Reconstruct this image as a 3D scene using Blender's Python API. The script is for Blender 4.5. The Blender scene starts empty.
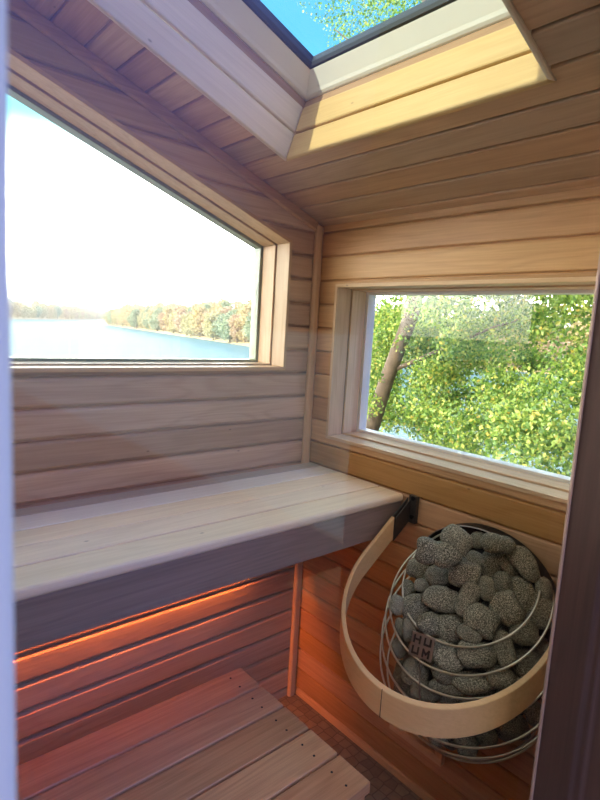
# tuning
LED = 46.0; LEDZ = .632; SUN = 2.05; SEL = 34.3; SAZ = -.05; EXPO = 1.9; HAZE = .0005
SKY_H0 = (2.0, 2.0, 1.85); SKY_H = (10.5, 10.5, 9.6); SKY_M = (.15, .45, .51); SKY_B = (.075, .285, .46); SKY_Z = (.40, .58, .78)
SKY_N = (.09, .09, .14); SKY_N2 = (.22, .27, .86); SKY_GLOW = (1.3, 1.15, .95)
import bpy, math, random
from mathutils import Vector, Matrix, Quaternion, noise
random.seed(7)
SC = bpy.context.scene
COL = SC.collection
PI = math.pi

# ------------------------------------------------------------------ helpers
class MB:
    """collects polygons, builds ONE mesh object"""
    def __init__(s): s.v = []; s.f = []
    def poly(s, pts):
        n = len(s.v); s.v += [tuple(p) for p in pts]; s.f.append(tuple(range(n, n + len(pts))))
    def add(s, vs, fs):
        n = len(s.v); s.v += [tuple(p) for p in vs]; s.f += [tuple(i + n for i in f) for f in fs]
    def box(s, a, b, M=None):
        (x0, y0, z0), (x1, y1, z1) = a, b
        vs = [Vector(p) for p in ((x0,y0,z0),(x1,y0,z0),(x1,y1,z0),(x0,y1,z0),(x0,y0,z1),(x1,y0,z1),(x1,y1,z1),(x0,y1,z1))]
        if M: vs = [M @ v for v in vs]
        s.add(vs, [(0,3,2,1),(4,5,6,7),(0,1,5,4),(1,2,6,5),(2,3,7,6),(3,0,4,7)])
        return s
    def prism(s, poly, d):
        """closed prism from a 3-D polygon pushed along vector d"""
        n = len(poly); d = Vector(d); p = [Vector(q) for q in poly]
        vs = p + [q + d for q in p]
        s.add(vs, [tuple(range(n))[::-1], tuple(range(n, 2*n))] + [(i, (i+1) % n, n + (i+1) % n, n + i) for i in range(n)])
        return s
    def tube(s, pts, rad, seg=10, closed=False, cap=True):
        pts = [Vector(p) for p in pts]; n = len(pts)
        rads = rad if isinstance(rad, (list, tuple)) else [rad] * n
        rings = []; ref = None
        for i, p in enumerate(pts):
            a = pts[(i-1) % n] if (closed or i > 0) else p
            b = pts[(i+1) % n] if (closed or i < n-1) else p
            t = (b - a).normalized()
            if ref is None:
                ref = t.orthogonal().normalized()
            u = (ref - t * ref.dot(t)).normalized(); ref = u; w = t.cross(u)
            rings.append([p + (u * math.cos(2*PI*k/seg) + w * math.sin(2*PI*k/seg)) * rads[i] for k in range(seg)])
        n0 = len(s.v)
        for r in rings: s.v += [tuple(q) for q in r]
        for i in range(n if closed else n-1):
            j = (i+1) % n
            for k in range(seg):
                l = (k+1) % seg
                s.f.append((n0+i*seg+k, n0+i*seg+l, n0+j*seg+l, n0+j*seg+k))
        if cap and not closed:
            s.f.append(tuple(n0+k for k in range(seg))[::-1]); s.f.append(tuple(n0+(n-1)*seg+k for k in range(seg)))
        return s
    def build(s, name, m, parent=None, smooth=False, bevel=0, seg=2, world=None):
        me = bpy.data.meshes.new(name); me.from_pydata(s.v, [], s.f); me.validate(); me.update()
        o = bpy.data.objects.new(name, me); COL.objects.link(o)
        if m: me.materials.append(m)
        if world is not None: o.matrix_world = world
        if smooth:
            for p in me.polygons: p.use_smooth = True
        if parent is not None:
            o.parent = parent
            if world is None: o.matrix_parent_inverse = PINV.get(parent.name, Matrix()).copy()
        if bevel:
            b = o.modifiers.new('bevel', 'BEVEL'); b.width = bevel; b.segments = seg; b.limit_method = 'ANGLE'; b.angle_limit = math.radians(40)
        return o
PINV = {}
def tag(o, label=None, cat=None, group=None, kind=None):
    if label: o['label'] = label
    if cat: o['category'] = cat
    if group: o['group'] = group
    if kind: o['kind'] = kind
    return o
def empty(name, loc=(0,0,0), label=None, cat=None, group=None, kind=None):
    o = bpy.data.objects.new(name, None); COL.objects.link(o); o.location = loc; o.empty_display_size = .05
    PINV[o.name] = Matrix.Translation(Vector(loc)).inverted()
    return tag(o, label, cat, group, kind)

# ------------------------------------------------------------------ materials
def newmat(name):
    m = bpy.data.materials.new(name); m.use_nodes = True
    nt = m.node_tree; nt.nodes.clear()
    return m, nt, nt.nodes, nt.links
def nd(nt, t, **kw):
    n = nt.nodes.new(t)
    for k, v in kw.items():
        if k.startswith('i_'):
            key = k[2:]; key = int(key) if key.isdigit() else key
            n.inputs[key].default_value = v
        else: setattr(n, k, v)
    return n
def math_(nt, op, a, b=None, c=None):
    n = nt.nodes.new('ShaderNodeMath'); n.operation = op
    for i, x in enumerate((a, b, c)):
        if x is None: continue
        if isinstance(x, (int, float)): n.inputs[i].default_value = x
        else: nt.links.new(x, n.inputs[i])
    return n.outputs[0]
def mixc(nt, f, a, b, mode='MIX'):
    n = nt.nodes.new('ShaderNodeMix'); n.data_type = 'RGBA'; n.blend_type = mode; n.clamp_factor = True
    for key, x in ((0, f), (6, a), (7, b)):
        if isinstance(x, (int, float)): n.inputs[key].default_value = x
        elif isinstance(x, tuple): n.inputs[key].default_value = (*x, 1)
        else: nt.links.new(x, n.inputs[key])
    return n.outputs[2]

def wood(name, light, dark, grain='X', across='Z', pitch=None, off=0.0, var=.16, rough=.5, spec=.35, figure=.5, knots=True):
    """planed boards: long grain lines, a wider figure, a tone of its own for every board"""
    m, nt, N, L = newmat(name)
    out = nd(nt, 'ShaderNodeOutputMaterial'); bs = nd(nt, 'ShaderNodeBsdfPrincipled')
    L.new(bs.outputs[0], out.inputs[0])
    tc = nd(nt, 'ShaderNodeTexCoord'); sp = nd(nt, 'ShaderNodeSeparateXYZ'); L.new(tc.outputs['Object'], sp.inputs[0])
    oi = nd(nt, 'ShaderNodeObjectInfo')
    ids = math_(nt, 'MULTIPLY', oi.outputs['Random'], 91.7)
    if pitch:
        b = math_(nt, 'FLOOR', math_(nt, 'DIVIDE', math_(nt, 'SUBTRACT', sp.outputs[across], off), pitch))
        ids = math_(nt, 'ADD', ids, math_(nt, 'MULTIPLY', b, 3.171))
    wn = nd(nt, 'ShaderNodeTexWhiteNoise', noise_dimensions='1D'); L.new(ids, wn.inputs['W'])
    shift = nd(nt, 'ShaderNodeVectorMath', operation='SCALE'); L.new(wn.outputs['Color'], shift.inputs[0]); shift.inputs['Scale'].default_value = 13.
    add = nd(nt, 'ShaderNodeVectorMath', operation='ADD'); L.new(tc.outputs['Object'], add.inputs[0]); L.new(shift.outputs[0], add.inputs[1])
    def stretched(al, ac, detail, dist):
        sc = nd(nt, 'ShaderNodeVectorMath', operation='MULTIPLY'); L.new(add.outputs[0], sc.inputs[0])
        v = {'X': ac, 'Y': ac, 'Z': ac}; v[grain] = al
        sc.inputs[1].default_value = (v['X'], v['Y'], v['Z'])
        n = nd(nt, 'ShaderNodeTexNoise', i_Scale=1.0, i_Detail=detail, i_Distortion=dist, i_Roughness=.55); L.new(sc.outputs[0], n.inputs['Vector'])
        return n.outputs[0]
    fig = stretched(.9, 9, 2, .35)
    ring = math_(nt, 'SINE', math_(nt, 'MULTIPLY', fig, 62.))
    ring = math_(nt, 'MULTIPLY_ADD', ring, .5, .5)
    ring = math_(nt, 'POWER', ring, 2.2)
    fine = stretched(5, 190, 3, .1)
    cloud = stretched(1.6, 7, 2, 0)
    f = math_(nt, 'ADD', math_(nt, 'MULTIPLY', ring, .42 * figure), math_(nt, 'MULTIPLY', fine, .95))
    f = math_(nt, 'ADD', f, math_(nt, 'MULTIPLY', cloud, .5))
    f = math_(nt, 'SUBTRACT', f, .5)
    c = mixc(nt, f, light, dark)
    # board tone
    hv = nd(nt, 'ShaderNodeHueSaturation'); L.new(c, hv.inputs['Color'])
    L.new(math_(nt, 'MULTIPLY_ADD', wn.outputs['Value'], 2*var, 1-var), hv.inputs['Value'])
    sw = nd(nt, 'ShaderNodeSeparateColor'); L.new(wn.outputs['Color'], sw.inputs[0])
    L.new(math_(nt, 'MULTIPLY_ADD', sw.outputs[1], 1.5*var, 1-.75*var), hv.inputs['Saturation'])
    L.new(math_(nt, 'MULTIPLY_ADD', sw.outputs[2], .07*var, .5-.035*var), hv.inputs['Hue'])
    col = hv.outputs[0]
    if knots:
        vo = nd(nt, 'ShaderNodeTexVoronoi', i_Scale=1.0)
        sc = nd(nt, 'ShaderNodeVectorMath', operation='MULTIPLY'); L.new(add.outputs[0], sc.inputs[0])
        v = {'X': 11., 'Y': 11., 'Z': 11.}; v[grain] = 6.
        sc.inputs[1].default_value = (v['X'], v['Y'], v['Z']); L.new(sc.outputs[0], vo.inputs['Vector'])
        k = nd(nt, 'ShaderNodeMapRange'); k.inputs[1].default_value = .045; k.inputs[2].default_value = .02; L.new(vo.outputs['Distance'], k.inputs[0])
        col = mixc(nt, math_(nt, 'MULTIPLY', k.outputs[0], .6), col, tuple(x*.35 for x in dark))
    L.new(col, bs.inputs['Base Color'])
    L.new(math_(nt, 'MULTIPLY_ADD', fine, .2, rough-.1), bs.inputs['Roughness'])
    bs.inputs['Specular IOR Level'].default_value = spec
    bp = nd(nt, 'ShaderNodeBump', i_Strength=.22, i_Distance=.002); L.new(math_(nt, 'ADD', fine, math_(nt, 'MULTIPLY', ring, .25)), bp.inputs['Height']); L.new(bp.outputs[0], bs.inputs['Normal'])
    return m

def plain(name, col, rough=.5, metal=0., spec=.5, nscale=None, namp=.15, bump=0.):
    m, nt, N, L = newmat(name)
    out = nd(nt, 'ShaderNodeOutputMaterial'); bs = nd(nt, 'ShaderNodeBsdfPrincipled')
    L.new(bs.outputs[0], out.inputs[0])
    bs.inputs['Base Color'].default_value = (*col, 1); bs.inputs['Roughness'].default_value = rough; bs.inputs['Metallic'].default_value = metal
    bs.inputs['Specular IOR Level'].default_value = spec
    if nscale:
        tc = nd(nt, 'ShaderNodeTexCoord'); n = nd(nt, 'ShaderNodeTexNoise', i_Scale=nscale, i_Detail=5.); L.new(tc.outputs['Object'], n.inputs['Vector'])
        L.new(mixc(nt, n.outputs[0], tuple(c*(1-namp) for c in col), tuple(min(1, c*(1+namp)) for c in col)), bs.inputs['Base Color'])
        if bump:
            bp = nd(nt, 'ShaderNodeBump', i_Strength=bump, i_Distance=.003); L.new(n.outputs[0], bp.inputs['Height']); L.new(bp.outputs[0], bs.inputs['Normal'])
    return m

def thin_glass(name, tint=(1,1,1), refl=.06):
    m, nt, N, L = newmat(name)
    out = nd(nt, 'ShaderNodeOutputMaterial')
    tr = nd(nt, 'ShaderNodeBsdfTransparent'); tr.inputs[0].default_value = (*tint, 1)
    gl = nd(nt, 'ShaderNodeBsdfGlossy'); gl.inputs['Roughness'].default_value = 0.0
    lw = nd(nt, 'ShaderNodeLayerWeight', i_Blend=.5)          # same from both sides of the sheet
    f = math_(nt, 'MULTIPLY_ADD', math_(nt, 'POWER', lw.outputs['Facing'], 4.5), .6, refl)
    mx = nd(nt, 'ShaderNodeMixShader'); L.new(f, mx.inputs[0]); L.new(tr.outputs[0], mx.inputs[1]); L.new(gl.outputs[0], mx.inputs[2])
    L.new(mx.outputs[0], out.inputs[0])
    return m

def leafmat(name, ramp, trans=.45):
    m, nt, N, L = newmat(name)
    out = nd(nt, 'ShaderNodeOutputMaterial'); g = nd(nt, 'ShaderNodeNewGeometry')
    cr = nd(nt, 'ShaderNodeValToRGB'); el = cr.color_ramp.elements
    while len(el) < len(ramp): el.new(.5)
    for e, (p, c) in zip(el, ramp): e.position = p; e.color = (*c, 1)
    L.new(g.outputs['Random Per Island'], cr.inputs[0])
    d = nd(nt, 'ShaderNodeBsdfDiffuse'); t = nd(nt, 'ShaderNodeBsdfTranslucent'); L.new(cr.outputs[0], d.inputs[0])
    tcol = mixc(nt, 1.0, cr.outputs[0], (1., 1., .55), 'MULTIPLY'); L.new(tcol, t.inputs[0])
    mx = nd(nt, 'ShaderNodeMixShader'); mx.inputs[0].default_value = trans
    L.new(d.outputs[0], mx.inputs[1]); L.new(t.outputs[0], mx.inputs[2])
    gl = nd(nt, 'ShaderNodeBsdfGlossy'); gl.inputs['Roughness'].default_value = .45
    m2 = nd(nt, 'ShaderNodeMixShader'); m2.inputs[0].default_value = .05
    L.new(mx.outputs[0], m2.inputs[1]); L.new(gl.outputs[0], m2.inputs[2]); L.new(m2.outputs[0], out.inputs[0])
    return m

def stone_mat():
    m, nt, N, L = newmat('speckled_stone')
    out = nd(nt, 'ShaderNodeOutputMaterial'); bs = nd(nt, 'ShaderNodeBsdfPrincipled'); L.new(bs.outputs[0], out.inputs[0])
    tc = nd(nt, 'ShaderNodeTexCoord'); oi = nd(nt, 'ShaderNodeObjectInfo')
    ad = nd(nt, 'ShaderNodeVectorMath', operation='ADD'); L.new(tc.outputs['Object'], ad.inputs[0])
    sc = nd(nt, 'ShaderNodeVectorMath', operation='SCALE', i_Scale=7.); cx = nd(nt, 'ShaderNodeCombineXYZ')
    for i in range(3): L.new(oi.outputs['Random'], cx.inputs[i])
    L.new(cx.outputs[0], sc.inputs[0]); L.new(sc.outputs[0], ad.inputs[1])
    n1 = nd(nt, 'ShaderNodeTexNoise', i_Scale=17., i_Detail=3., i_Roughness=.75); L.new(ad.outputs[0], n1.inputs['Vector'])
    n2 = nd(nt, 'ShaderNodeTexNoise', i_Scale=1.6, i_Detail=3.); L.new(ad.outputs[0], n2.inputs['Vector'])
    r = nd(nt, 'ShaderNodeValToRGB'); e = r.color_ramp.elements
    e[0].position = .40; e[0].color = (.035, .036, .028, 1); e[1].position = .62; e[1].color = (.72, .67, .52, 1)
    mid = e.new(.52); mid.color = (.20, .19, .135, 1)
    L.new(n1.outputs[0], r.inputs[0])
    c = mixc(nt, n2.outputs[0], r.outputs[0], mixc(nt, 1.0, r.outputs[0], (.62, .66, .68), 'MULTIPLY'))
    hv = nd(nt, 'ShaderNodeHueSaturation'); L.new(c, hv.inputs['Color']); L.new(math_(nt, 'MULTIPLY_ADD', oi.outputs['Random'], .5, .78), hv.inputs['Value'])
    L.new(hv.outputs[0], bs.inputs['Base Color']); bs.inputs['Roughness'].default_value = .72; bs.inputs['Specular IOR Level'].default_value = .3
    bp = nd(nt, 'ShaderNodeBump', i_Strength=.15, i_Distance=.05); L.new(n1.outputs[0], bp.inputs['Height']); L.new(bp.outputs[0], bs.inputs['Normal'])
    return m

def water_mat():
    m, nt, N, L = newmat('lake_water')
    out = nd(nt, 'ShaderNodeOutputMaterial'); bs = nd(nt, 'ShaderNodeBsdfPrincipled'); L.new(bs.outputs[0], out.inputs[0])
    gl = nd(nt, 'ShaderNodeBsdfGlossy'); gl.inputs['Roughness'].default_value = .22
    bs.inputs['Base Color'].default_value = (.125, .225, .245, 1); bs.inputs['Roughness'].default_value = .9; bs.inputs['Specular IOR Level'].default_value = 0
    mx = nd(nt, 'ShaderNodeMixShader'); mx.inputs[0].default_value = .06
    L.new(bs.outputs[0], mx.inputs[1]); L.new(gl.outputs[0], mx.inputs[2]); L.new(mx.outputs[0], out.inputs[0])
    tc = nd(nt, 'ShaderNodeTexCoord'); mp = nd(nt, 'ShaderNodeMapping'); mp.inputs['Scale'].default_value = (.5, 1.1, 1); mp.inputs['Rotation'].default_value = (0, 0, .5)
    L.new(tc.outputs['Object'], mp.inputs[0])
    n = nd(nt, 'ShaderNodeTexNoise', i_Scale=1.3, i_Detail=4.); L.new(mp.outputs[0], n.inputs['Vector'])
    bp = nd(nt, 'ShaderNodeBump', i_Strength=.55, i_Distance=.35); L.new(n.outputs[0], bp.inputs['Height']); L.new(bp.outputs[0], bs.inputs['Normal']); L.new(bp.outputs[0], gl.inputs['Normal'])
    return m

def floor_mat():
    m, nt, N, L = newmat('mosaic_floor')
    out = nd(nt, 'ShaderNodeOutputMaterial'); bs = nd(nt, 'ShaderNodeBsdfPrincipled'); L.new(bs.outputs[0], out.inputs[0])
    tc = nd(nt, 'ShaderNodeTexCoord')
    v = nd(nt, 'ShaderNodeTexVoronoi', i_Scale=27., i_Randomness=.3, feature='DISTANCE_TO_EDGE'); L.new(tc.outputs['Object'], v.inputs['Vector'])
    v2 = nd(nt, 'ShaderNodeTexVoronoi', i_Scale=27., i_Randomness=.3); L.new(tc.outputs['Object'], v2.inputs['Vector'])
    n = nd(nt, 'ShaderNodeTexNoise', i_Scale=40., i_Detail=4.); L.new(tc.outputs['Object'], n.inputs['Vector'])
    hv = nd(nt, 'ShaderNodeHueSaturation', i_Color=(.20, .15, .105, 1)); sep = nd(nt, 'ShaderNodeSeparateColor'); L.new(v2.outputs['Color'], sep.inputs[0])
    L.new(math_(nt, 'ADD', math_(nt, 'MULTIPLY', sep.outputs[0], .35), math_(nt, 'MULTIPLY_ADD', n.outputs[0], .6, .5)), hv.inputs['Value'])
    g = nd(nt, 'ShaderNodeMapRange'); g.inputs[1].default_value = .02; g.inputs[2].default_value = .07; L.new(v.outputs['Distance'], g.inputs[0])
    L.new(mixc(nt, g.outputs[0], (.10, .08, .06), hv.outputs[0]), bs.inputs['Base Color']); bs.inputs['Roughness'].default_value = .7
    bp = nd(nt, 'ShaderNodeBump', i_Strength=.5, i_Distance=.002); L.new(g.outputs[0], bp.inputs['Height']); L.new(bp.outputs[0], bs.inputs['Normal'])
    return m

def emit(name, col, s):
    m, nt, N, L = newmat(name)
    out = nd(nt, 'ShaderNodeOutputMaterial'); e = nd(nt, 'ShaderNodeEmission'); e.inputs[0].default_value = (*col, 1); e.inputs[1].default_value = s
    L.new(e.outputs[0], out.inputs[0]); return m

PITCH = .0858; G0 = 1.745
CED_L, CED_D = (.58, .33, .145), (.35, .175, .07)
M_wallA = wood('cedar_panel_back', (.55, .38, .25), (.35, .22, .14), 'X', 'Z', PITCH, G0)
M_wallB = wood('cedar_panel_right', CED_L, CED_D, 'Y', 'Z', PITCH, G0)
M_ceil = wood('cedar_panel_ceiling', (.54, .345, .205), (.34, .20, .115), 'Y', 'X', .0876, -.0394)
WX, WY, WZ = [wood('cedar_trim_' + a.lower(), (.66, .46, .28), (.45, .28, .15), a, 'Z', None, 0, .12) for a in 'XYZ']
M_bench = wood('bench_wood', (.90, .76, .56), (.68, .54, .37), 'X', 'Y', None, 0, .07, .42)
M_bench_shade = wood('bench_wood_shaded', (.30, .22, .17), (.165, .12, .09), 'X', 'Z', None, 0, .08, .5)  # bench wood darkened: shade on the front put into the colour
M_step = wood('step_wood', (.58, .345, .18), (.29, .15, .07), 'X', 'Y', None, 0, .16, .4)
M_well_skytint = wood('skylight_lining_sky_tint', (.74, .63, .47), (.58, .48, .34), 'X', 'Z', None, 0, .06, figure=.35)  # cool sky light on these sides painted in as greyer wood
M_well_suntint = wood('skylight_lining_sun_tint', (.56, .385, .175), (.45, .29, .115), 'Y', 'Z', None, 0, .06, figure=.35)  # same boards, the sun's yellow on the lower face put into the colour
M_ash = wood('bent_ash', (.80, .53, .26), (.62, .38, .17), 'Y', 'Z', None, 0, .05, .45, figure=.3, knots=False)
M_jamb = wood('dark_stained_wood', (.105, .062, .05), (.05, .03, .025), 'Z', 'X', None, 0, .05, .45, knots=False)
M_white = plain('white_lacquer', (.80, .80, .76), .4, nscale=3., namp=.05)
M_sash = plain('sash_paint', (.27, .31, .22), .4, nscale=8., namp=.1)
M_gasket = plain('black_gasket', (.025, .03, .035), .5)
M_blocker = plain('dark_blocker_boards', (.014, .012, .011), .9, spec=.1)  # near-black for the added walls that block light outside
M_stile = plain('door_edge_paint', (.84, .85, .74), .35, nscale=2., namp=.04)
M_black = plain('black_steel', (.022, .022, .022), .45, .6, nscale=30.)
M_steel = plain('brushed_steel', (.62, .58, .47), .28, 1., nscale=60., namp=.1)
M_plate = plain('plate_steel', (.36, .33, .30), .38, 1., nscale=60., namp=.1)
M_shadow = plain('blackened_cutout', (.012, .012, .012), .8)
M_brk = plain('bracket_steel', (.085, .075, .07), .4, .7, nscale=30.)
M_ground = plain('earth', (.16, .13, .07), .95, nscale=1.5, namp=.5)
M_deck = wood('deck_wood', (.045, .036, .03), (.025, .02, .017), 'X', 'Y', .14, 0, spec=.03, rough=.9)
M_shore = plain('shore_soil', (.42, .36, .22), .95, nscale=.15, namp=.35)
M_bark = plain('grey_brown_bark', (.13, .10, .08), .9, nscale=9., namp=.55, bump=.8)
M_glass = thin_glass('clear_glass', (.97, .985, .98), .055)
M_skyglass = thin_glass('skylight_glass', (.64, .78, .83), .055)
M_doorglass = thin_glass('door_glass', (.97, .98, .98), .055)
M_stone = stone_mat(); M_water = water_mat(); M_floor = floor_mat()
M_led = emit('warm_red_led', (1., .24, .05), LED)
M_leafB = leafmat('sunlit_green_leaves', [(0, (.07, .17, .05)), (.4, (.19, .35, .085)), (.75, (.40, .56, .14)), (.95, (.66, .67, .20)), (1., (.75, .52, .12))])
AUT_HAZED = [  # autumn leaf tones with the distance haze mixed in as paleness
 [(0, (.44, .45, .28)), (.5, (.56, .54, .33)), (1, (.66, .61, .40))],
 [(0, (.48, .40, .23)), (.5, (.62, .53, .32)), (1, (.70, .62, .40))],
 [(0, (.46, .35, .25)), (.5, (.58, .45, .33)), (1, (.66, .54, .41))],
 [(0, (.26, .36, .27)), (.5, (.36, .46, .34)), (1, (.48, .54, .38))],
]
M_aut = [leafmat('hazed_autumn_leaves_%s' % n, r, .25) for n, r in zip(('olive', 'gold', 'russet', 'green'), AUT_HAZED)]

def haze_mat():
    m, nt, N, L = newmat('lake_haze'); out = nd(nt, 'ShaderNodeOutputMaterial'); v = nd(nt, 'ShaderNodeVolumeScatter')
    v.inputs['Color'].default_value = (1, .98, .94, 1); v.inputs['Density'].default_value = HAZE
    L.new(v.outputs[0], out.inputs['Volume']); return m
# ------------------------------------------------------------------ room measures (metres); room corner at the origin
S = .3484; ZC = 1.8567; ANG = math.atan(S); CA, SA = math.cos(ANG), math.sin(ANG)
XL, YF = -1.95, -1.14                      # left wall, inner face of the door wall
TH = .26
def zceil(x): return ZC - S * x

def clip(poly, f):
    """keep the part of a convex 2-D polygon where f(p) >= 0"""
    out = []
    for i in range(len(poly)):
        a, b = poly[i], poly[(i+1) % len(poly)]; fa, fb = f(a), f(b)
        if fa >= 0: out.append(a)
        if (fa >= 0) != (fb >= 0):
            t = fa / (fa - fb); out.append((a[0] + (b[0]-a[0])*t, a[1] + (b[1]-a[1])*t))
    return out
PROFILE = [(0, .013), (.0045, .013), (.006, .0065), (.0095, .002), (.014, 0), (-.010, 0), (-.006, .0016), (-.002, .0055), (0, .013)]
FINE = [(0, .010), (.0032, .010), (.0042, .004), (.006, .001), (.0085, 0), (-.006, 0), (-.003, .001), (-.001, .004), (0, .010)]
def relief(mb, regions, T, pitch, off, back=.02, prof=None):
    """board panelling: convex regions (a, b), boards stacked along b; T(a, b, depth) -> point"""
    prof = [(o if i < 5 else pitch + o, d) for i, (o, d) in enumerate(prof or PROFILE)]
    for reg in regions:
        lo = min(p[1] for p in reg); hi = max(p[1] for p in reg)
        k = math.floor((lo - off) / pitch)
        while off + k * pitch < hi:
            b0 = off + k * pitch
            for (o0, d0), (o1, d1) in zip(prof, prof[1:]):
                if o1 - o0 < 1e-6: continue
                q = clip(clip(reg, lambda p: p[1] - b0 - o0), lambda p: b0 + o1 - p[1])
                if len(q) < 3: continue
                mb.poly([T(a, b, d0 + (d1 - d0) * (b - b0 - o0) / (o1 - o0)) for a, b in q])
            k += 1
        mb.poly([T(a, b, back) for a, b in reg][::-1]); mb.poly([T(a, b, TH - .06) for a, b in reg])
    return mb

# window openings
AX1, AZ0, AXL = -.14, 1.330, -1.74          # lake window (in the back wall)
def AZT(x): return 1.785 + S * (AX1 - x)
BY1, BY0, BZ0, BZ1 = -.0955, -1.062, 1.0855, 1.6474   # tree window (in the right wall)
RH = [(XL-.1, -.02), (.12, -.02), (.12, zceil(.12)), (XL-.1, zceil(XL-.1))]
wa = MB()
regs = [clip(RH, lambda p: AZ0 - p[1]),
        clip(clip(RH, lambda p: p[1] - AZ0), lambda p: p[0] - AX1),
        clip(clip(clip(RH, lambda p: p[1] - AZT(p[0])), lambda p: AX1 - p[0]), lambda p: p[1] - AZ0),
        clip(clip(clip(RH, lambda p: p[1] - AZ0), lambda p: AXL - p[0]), lambda p: AZT(p[0]) - p[1])]
relief(wa, [r for r in regs if len(r) > 2], lambda a, b, d: (a, d, b), PITCH, G0)
tag(wa.build('wall_back', M_wallA), kind='structure')
wb = MB()
H = zceil(0) + .25
RB = [(YF-.2, -.02), (.12, -.02), (.12, ZC), (YF-.2, ZC)]
regs = [clip(RB, lambda p: BZ0 - p[1]), clip(RB, lambda p: p[1] - BZ1)]
mid = clip(clip(RB, lambda p: p[1] - BZ0), lambda p: BZ1 - p[1])
regs += [clip(mid, lambda p: p[0] - BY1), clip(mid, lambda p: BY0 - p[0])]
relief(wb, regs, lambda a, b, d: (d, a, b), PITCH, G0, prof=FINE)
tag(wb.build('wall_right', M_wallB), kind='structure')
wl = MB()
relief(wl, [[(YF-.2, -.02), (.2, -.02), (.2, zceil(XL)+.1), (YF-.2, zceil(XL)+.1)]], lambda a, b, d: (XL - d, a, b), PITCH, G0)
tag(wl.build('wall_left', M_wallB), kind='structure')
# door wall
DX0, DX1, DZ = -1.345, -.412, 2.0
wf = MB(); RF = [(XL-.1, -.02), (.2, -.02), (.2, zceil(.2)+.05), (XL-.1, zceil(XL-.1)+.05)]
relief(wf, [clip(RF, lambda p: DX0 - .03 - p[0]), clip(RF, lambda p: p[0] - DX1 - .03),
            clip(clip(clip(RF, lambda p: p[0] - DX0 + .03), lambda p: DX1 + .03 - p[0]), lambda p: p[1] - DZ)],
       lambda a, b, d: (a, YF - d * .8, b), PITCH, G0)
tag(wf.build('wall_front', M_wallA), kind='structure')
tag(MB().box((XL-.2, YF-.2, -.10), (.2, .2, 0)).build('floor', M_floor), kind='structure')

# ceiling: local x runs up the slope (negative = up), y along the boards, z into the roof
MC = Matrix.Translation((0, 0, ZC)) @ Matrix.Rotation(ANG, 4, 'Y')
SX1 = -.3328 / CA; SX0 = -1.42; SYA, SYB = -.1881, -.9878
RC_ = [(YF-.2, -2.25), (.2, -2.25), (.2, .02), (YF-.2, .02)]   # (y, x)
regs = [clip(RC_, lambda p: p[1] - SX1), clip(RC_, lambda p: SX0 - p[1])]
mid = clip(clip(RC_, lambda p: p[1] - SX0), lambda p: SX1 - p[1])
regs += [clip(mid, lambda p: p[0] - SYA), clip(mid, lambda p: SYB - p[0])]
ce = relief(MB(), regs, lambda a, b, d: (b, a, d), .0876, -.0394, prof=FINE)
tag(ce.build('ceiling', M_ceil, world=MC), kind='structure')

# trims
tr = MB().box((-.034, -.026, .0), (-.0005, -.0005, zceil(-.03)-.004), Matrix.Identity(4))
tag(MB().prism([(-.036, -.001, 0), (-.036, -.012, 0), (-.030, -.018, 0), (-.012, -.018, 0), (-.001, -.012, 0), (-.001, -.001, 0)], (0, 0, zceil(0) - .004)).build('trim_1', WZ, bevel=.002), 'cedar corner batten where back and right walls meet', kind='structure')
cv = MB(); q = [(XL, zceil(XL)), (-.0, zceil(0))]
cv.prism([(XL, -.001, zceil(XL)-.001), (XL, -.013, zceil(XL)-.001), (XL, -.013, zceil(XL)-.030), (XL, -.006, zceil(XL)-.036), (XL, -.001, zceil(XL)-.036)], (-XL-.03, 0, S*(XL+.03)))
tag(cv.build('trim_2', wood('cedar_trim_slope', CED_L, CED_D, 'X', 'Z', None), bevel=.002), 'slim cedar strip along the sloping ceiling', kind='structure')

# ------------------------------------------------------------------ windows
def inset(poly, t):
    """inward offset of a convex counter-clockwise 2-D polygon"""
    n = len(poly); P = [Vector(p) for p in poly]; out = []
    def line(i):
        a, b = P[i], P[(i+1) % n]; d = (b - a).normalized(); nrm = Vector((-d.y, d.x)); return a + nrm * t, d
    for i in range(n):
        (a, d), (b, e) = line((i-1) % n), line(i)
        den = d.x * e.y - d.y * e.x; w = b - a
        s = (w.x * e.y - w.y * e.x) / den; out.append(tuple(a + d * s))
    return out
def frame_parts(name, poly, t, d0, d1, T, mats, parent, bevel=.0015, label=None):
    Q = inset(poly, t); n = len(poly)
    for i in range(n):
        j = (i+1) % n
        pts = [poly[i], poly[j], Q[j], Q[i]]
        mb = MB()
        vs = [T(a, b, d0) for a, b in pts] + [T(a, b, d1) for a, b in pts]
        mb.add(vs, [(3,2,1,0), (4,5,6,7), (0,1,5,4), (1,2,6,5), (2,3,7,6), (3,0,4,7)])
        o = mb.build(name, mats[i], parent, bevel=bevel)
    return Q
def make_window(root, poly, T, mats, glass, sash=M_sash):
    q1 = frame_parts('lining_board', poly, .012, -.006, .066, T, mats, root)
    frame_parts('lining_board', poly, .017, .070, .142, T, mats, root)
    frame_parts('gap_strip', poly, .009, .066, .070, T, [M_gasket]*len(poly), root, 0)
    frame_parts('sash', inset(poly, .008), .018, .146, .188, T, [sash]*len(poly), root)
    g = inset(poly, .022); mb = MB()
    vs = [T(a, b, .170) for a, b in g] ; mb.poly(vs)
    return mb.build('pane', glass, root)
w1 = empty('window_1', (-.9, .1, AZ0), 'large trapezoid window with cedar lining facing the lake', kind='structure')
PA = [(AXL, AZ0), (AX1, AZ0), (AX1, AZT(AX1)), (AXL, AZT(AXL))]
make_window(w1, PA, lambda a, b, d: (a, d, b), [WX, WZ, WX, WZ], M_glass)
w2 = empty('window_2', (.1, -.55, BZ0), 'rectangular window with cedar lining facing the sunlit tree', kind='structure')
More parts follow.
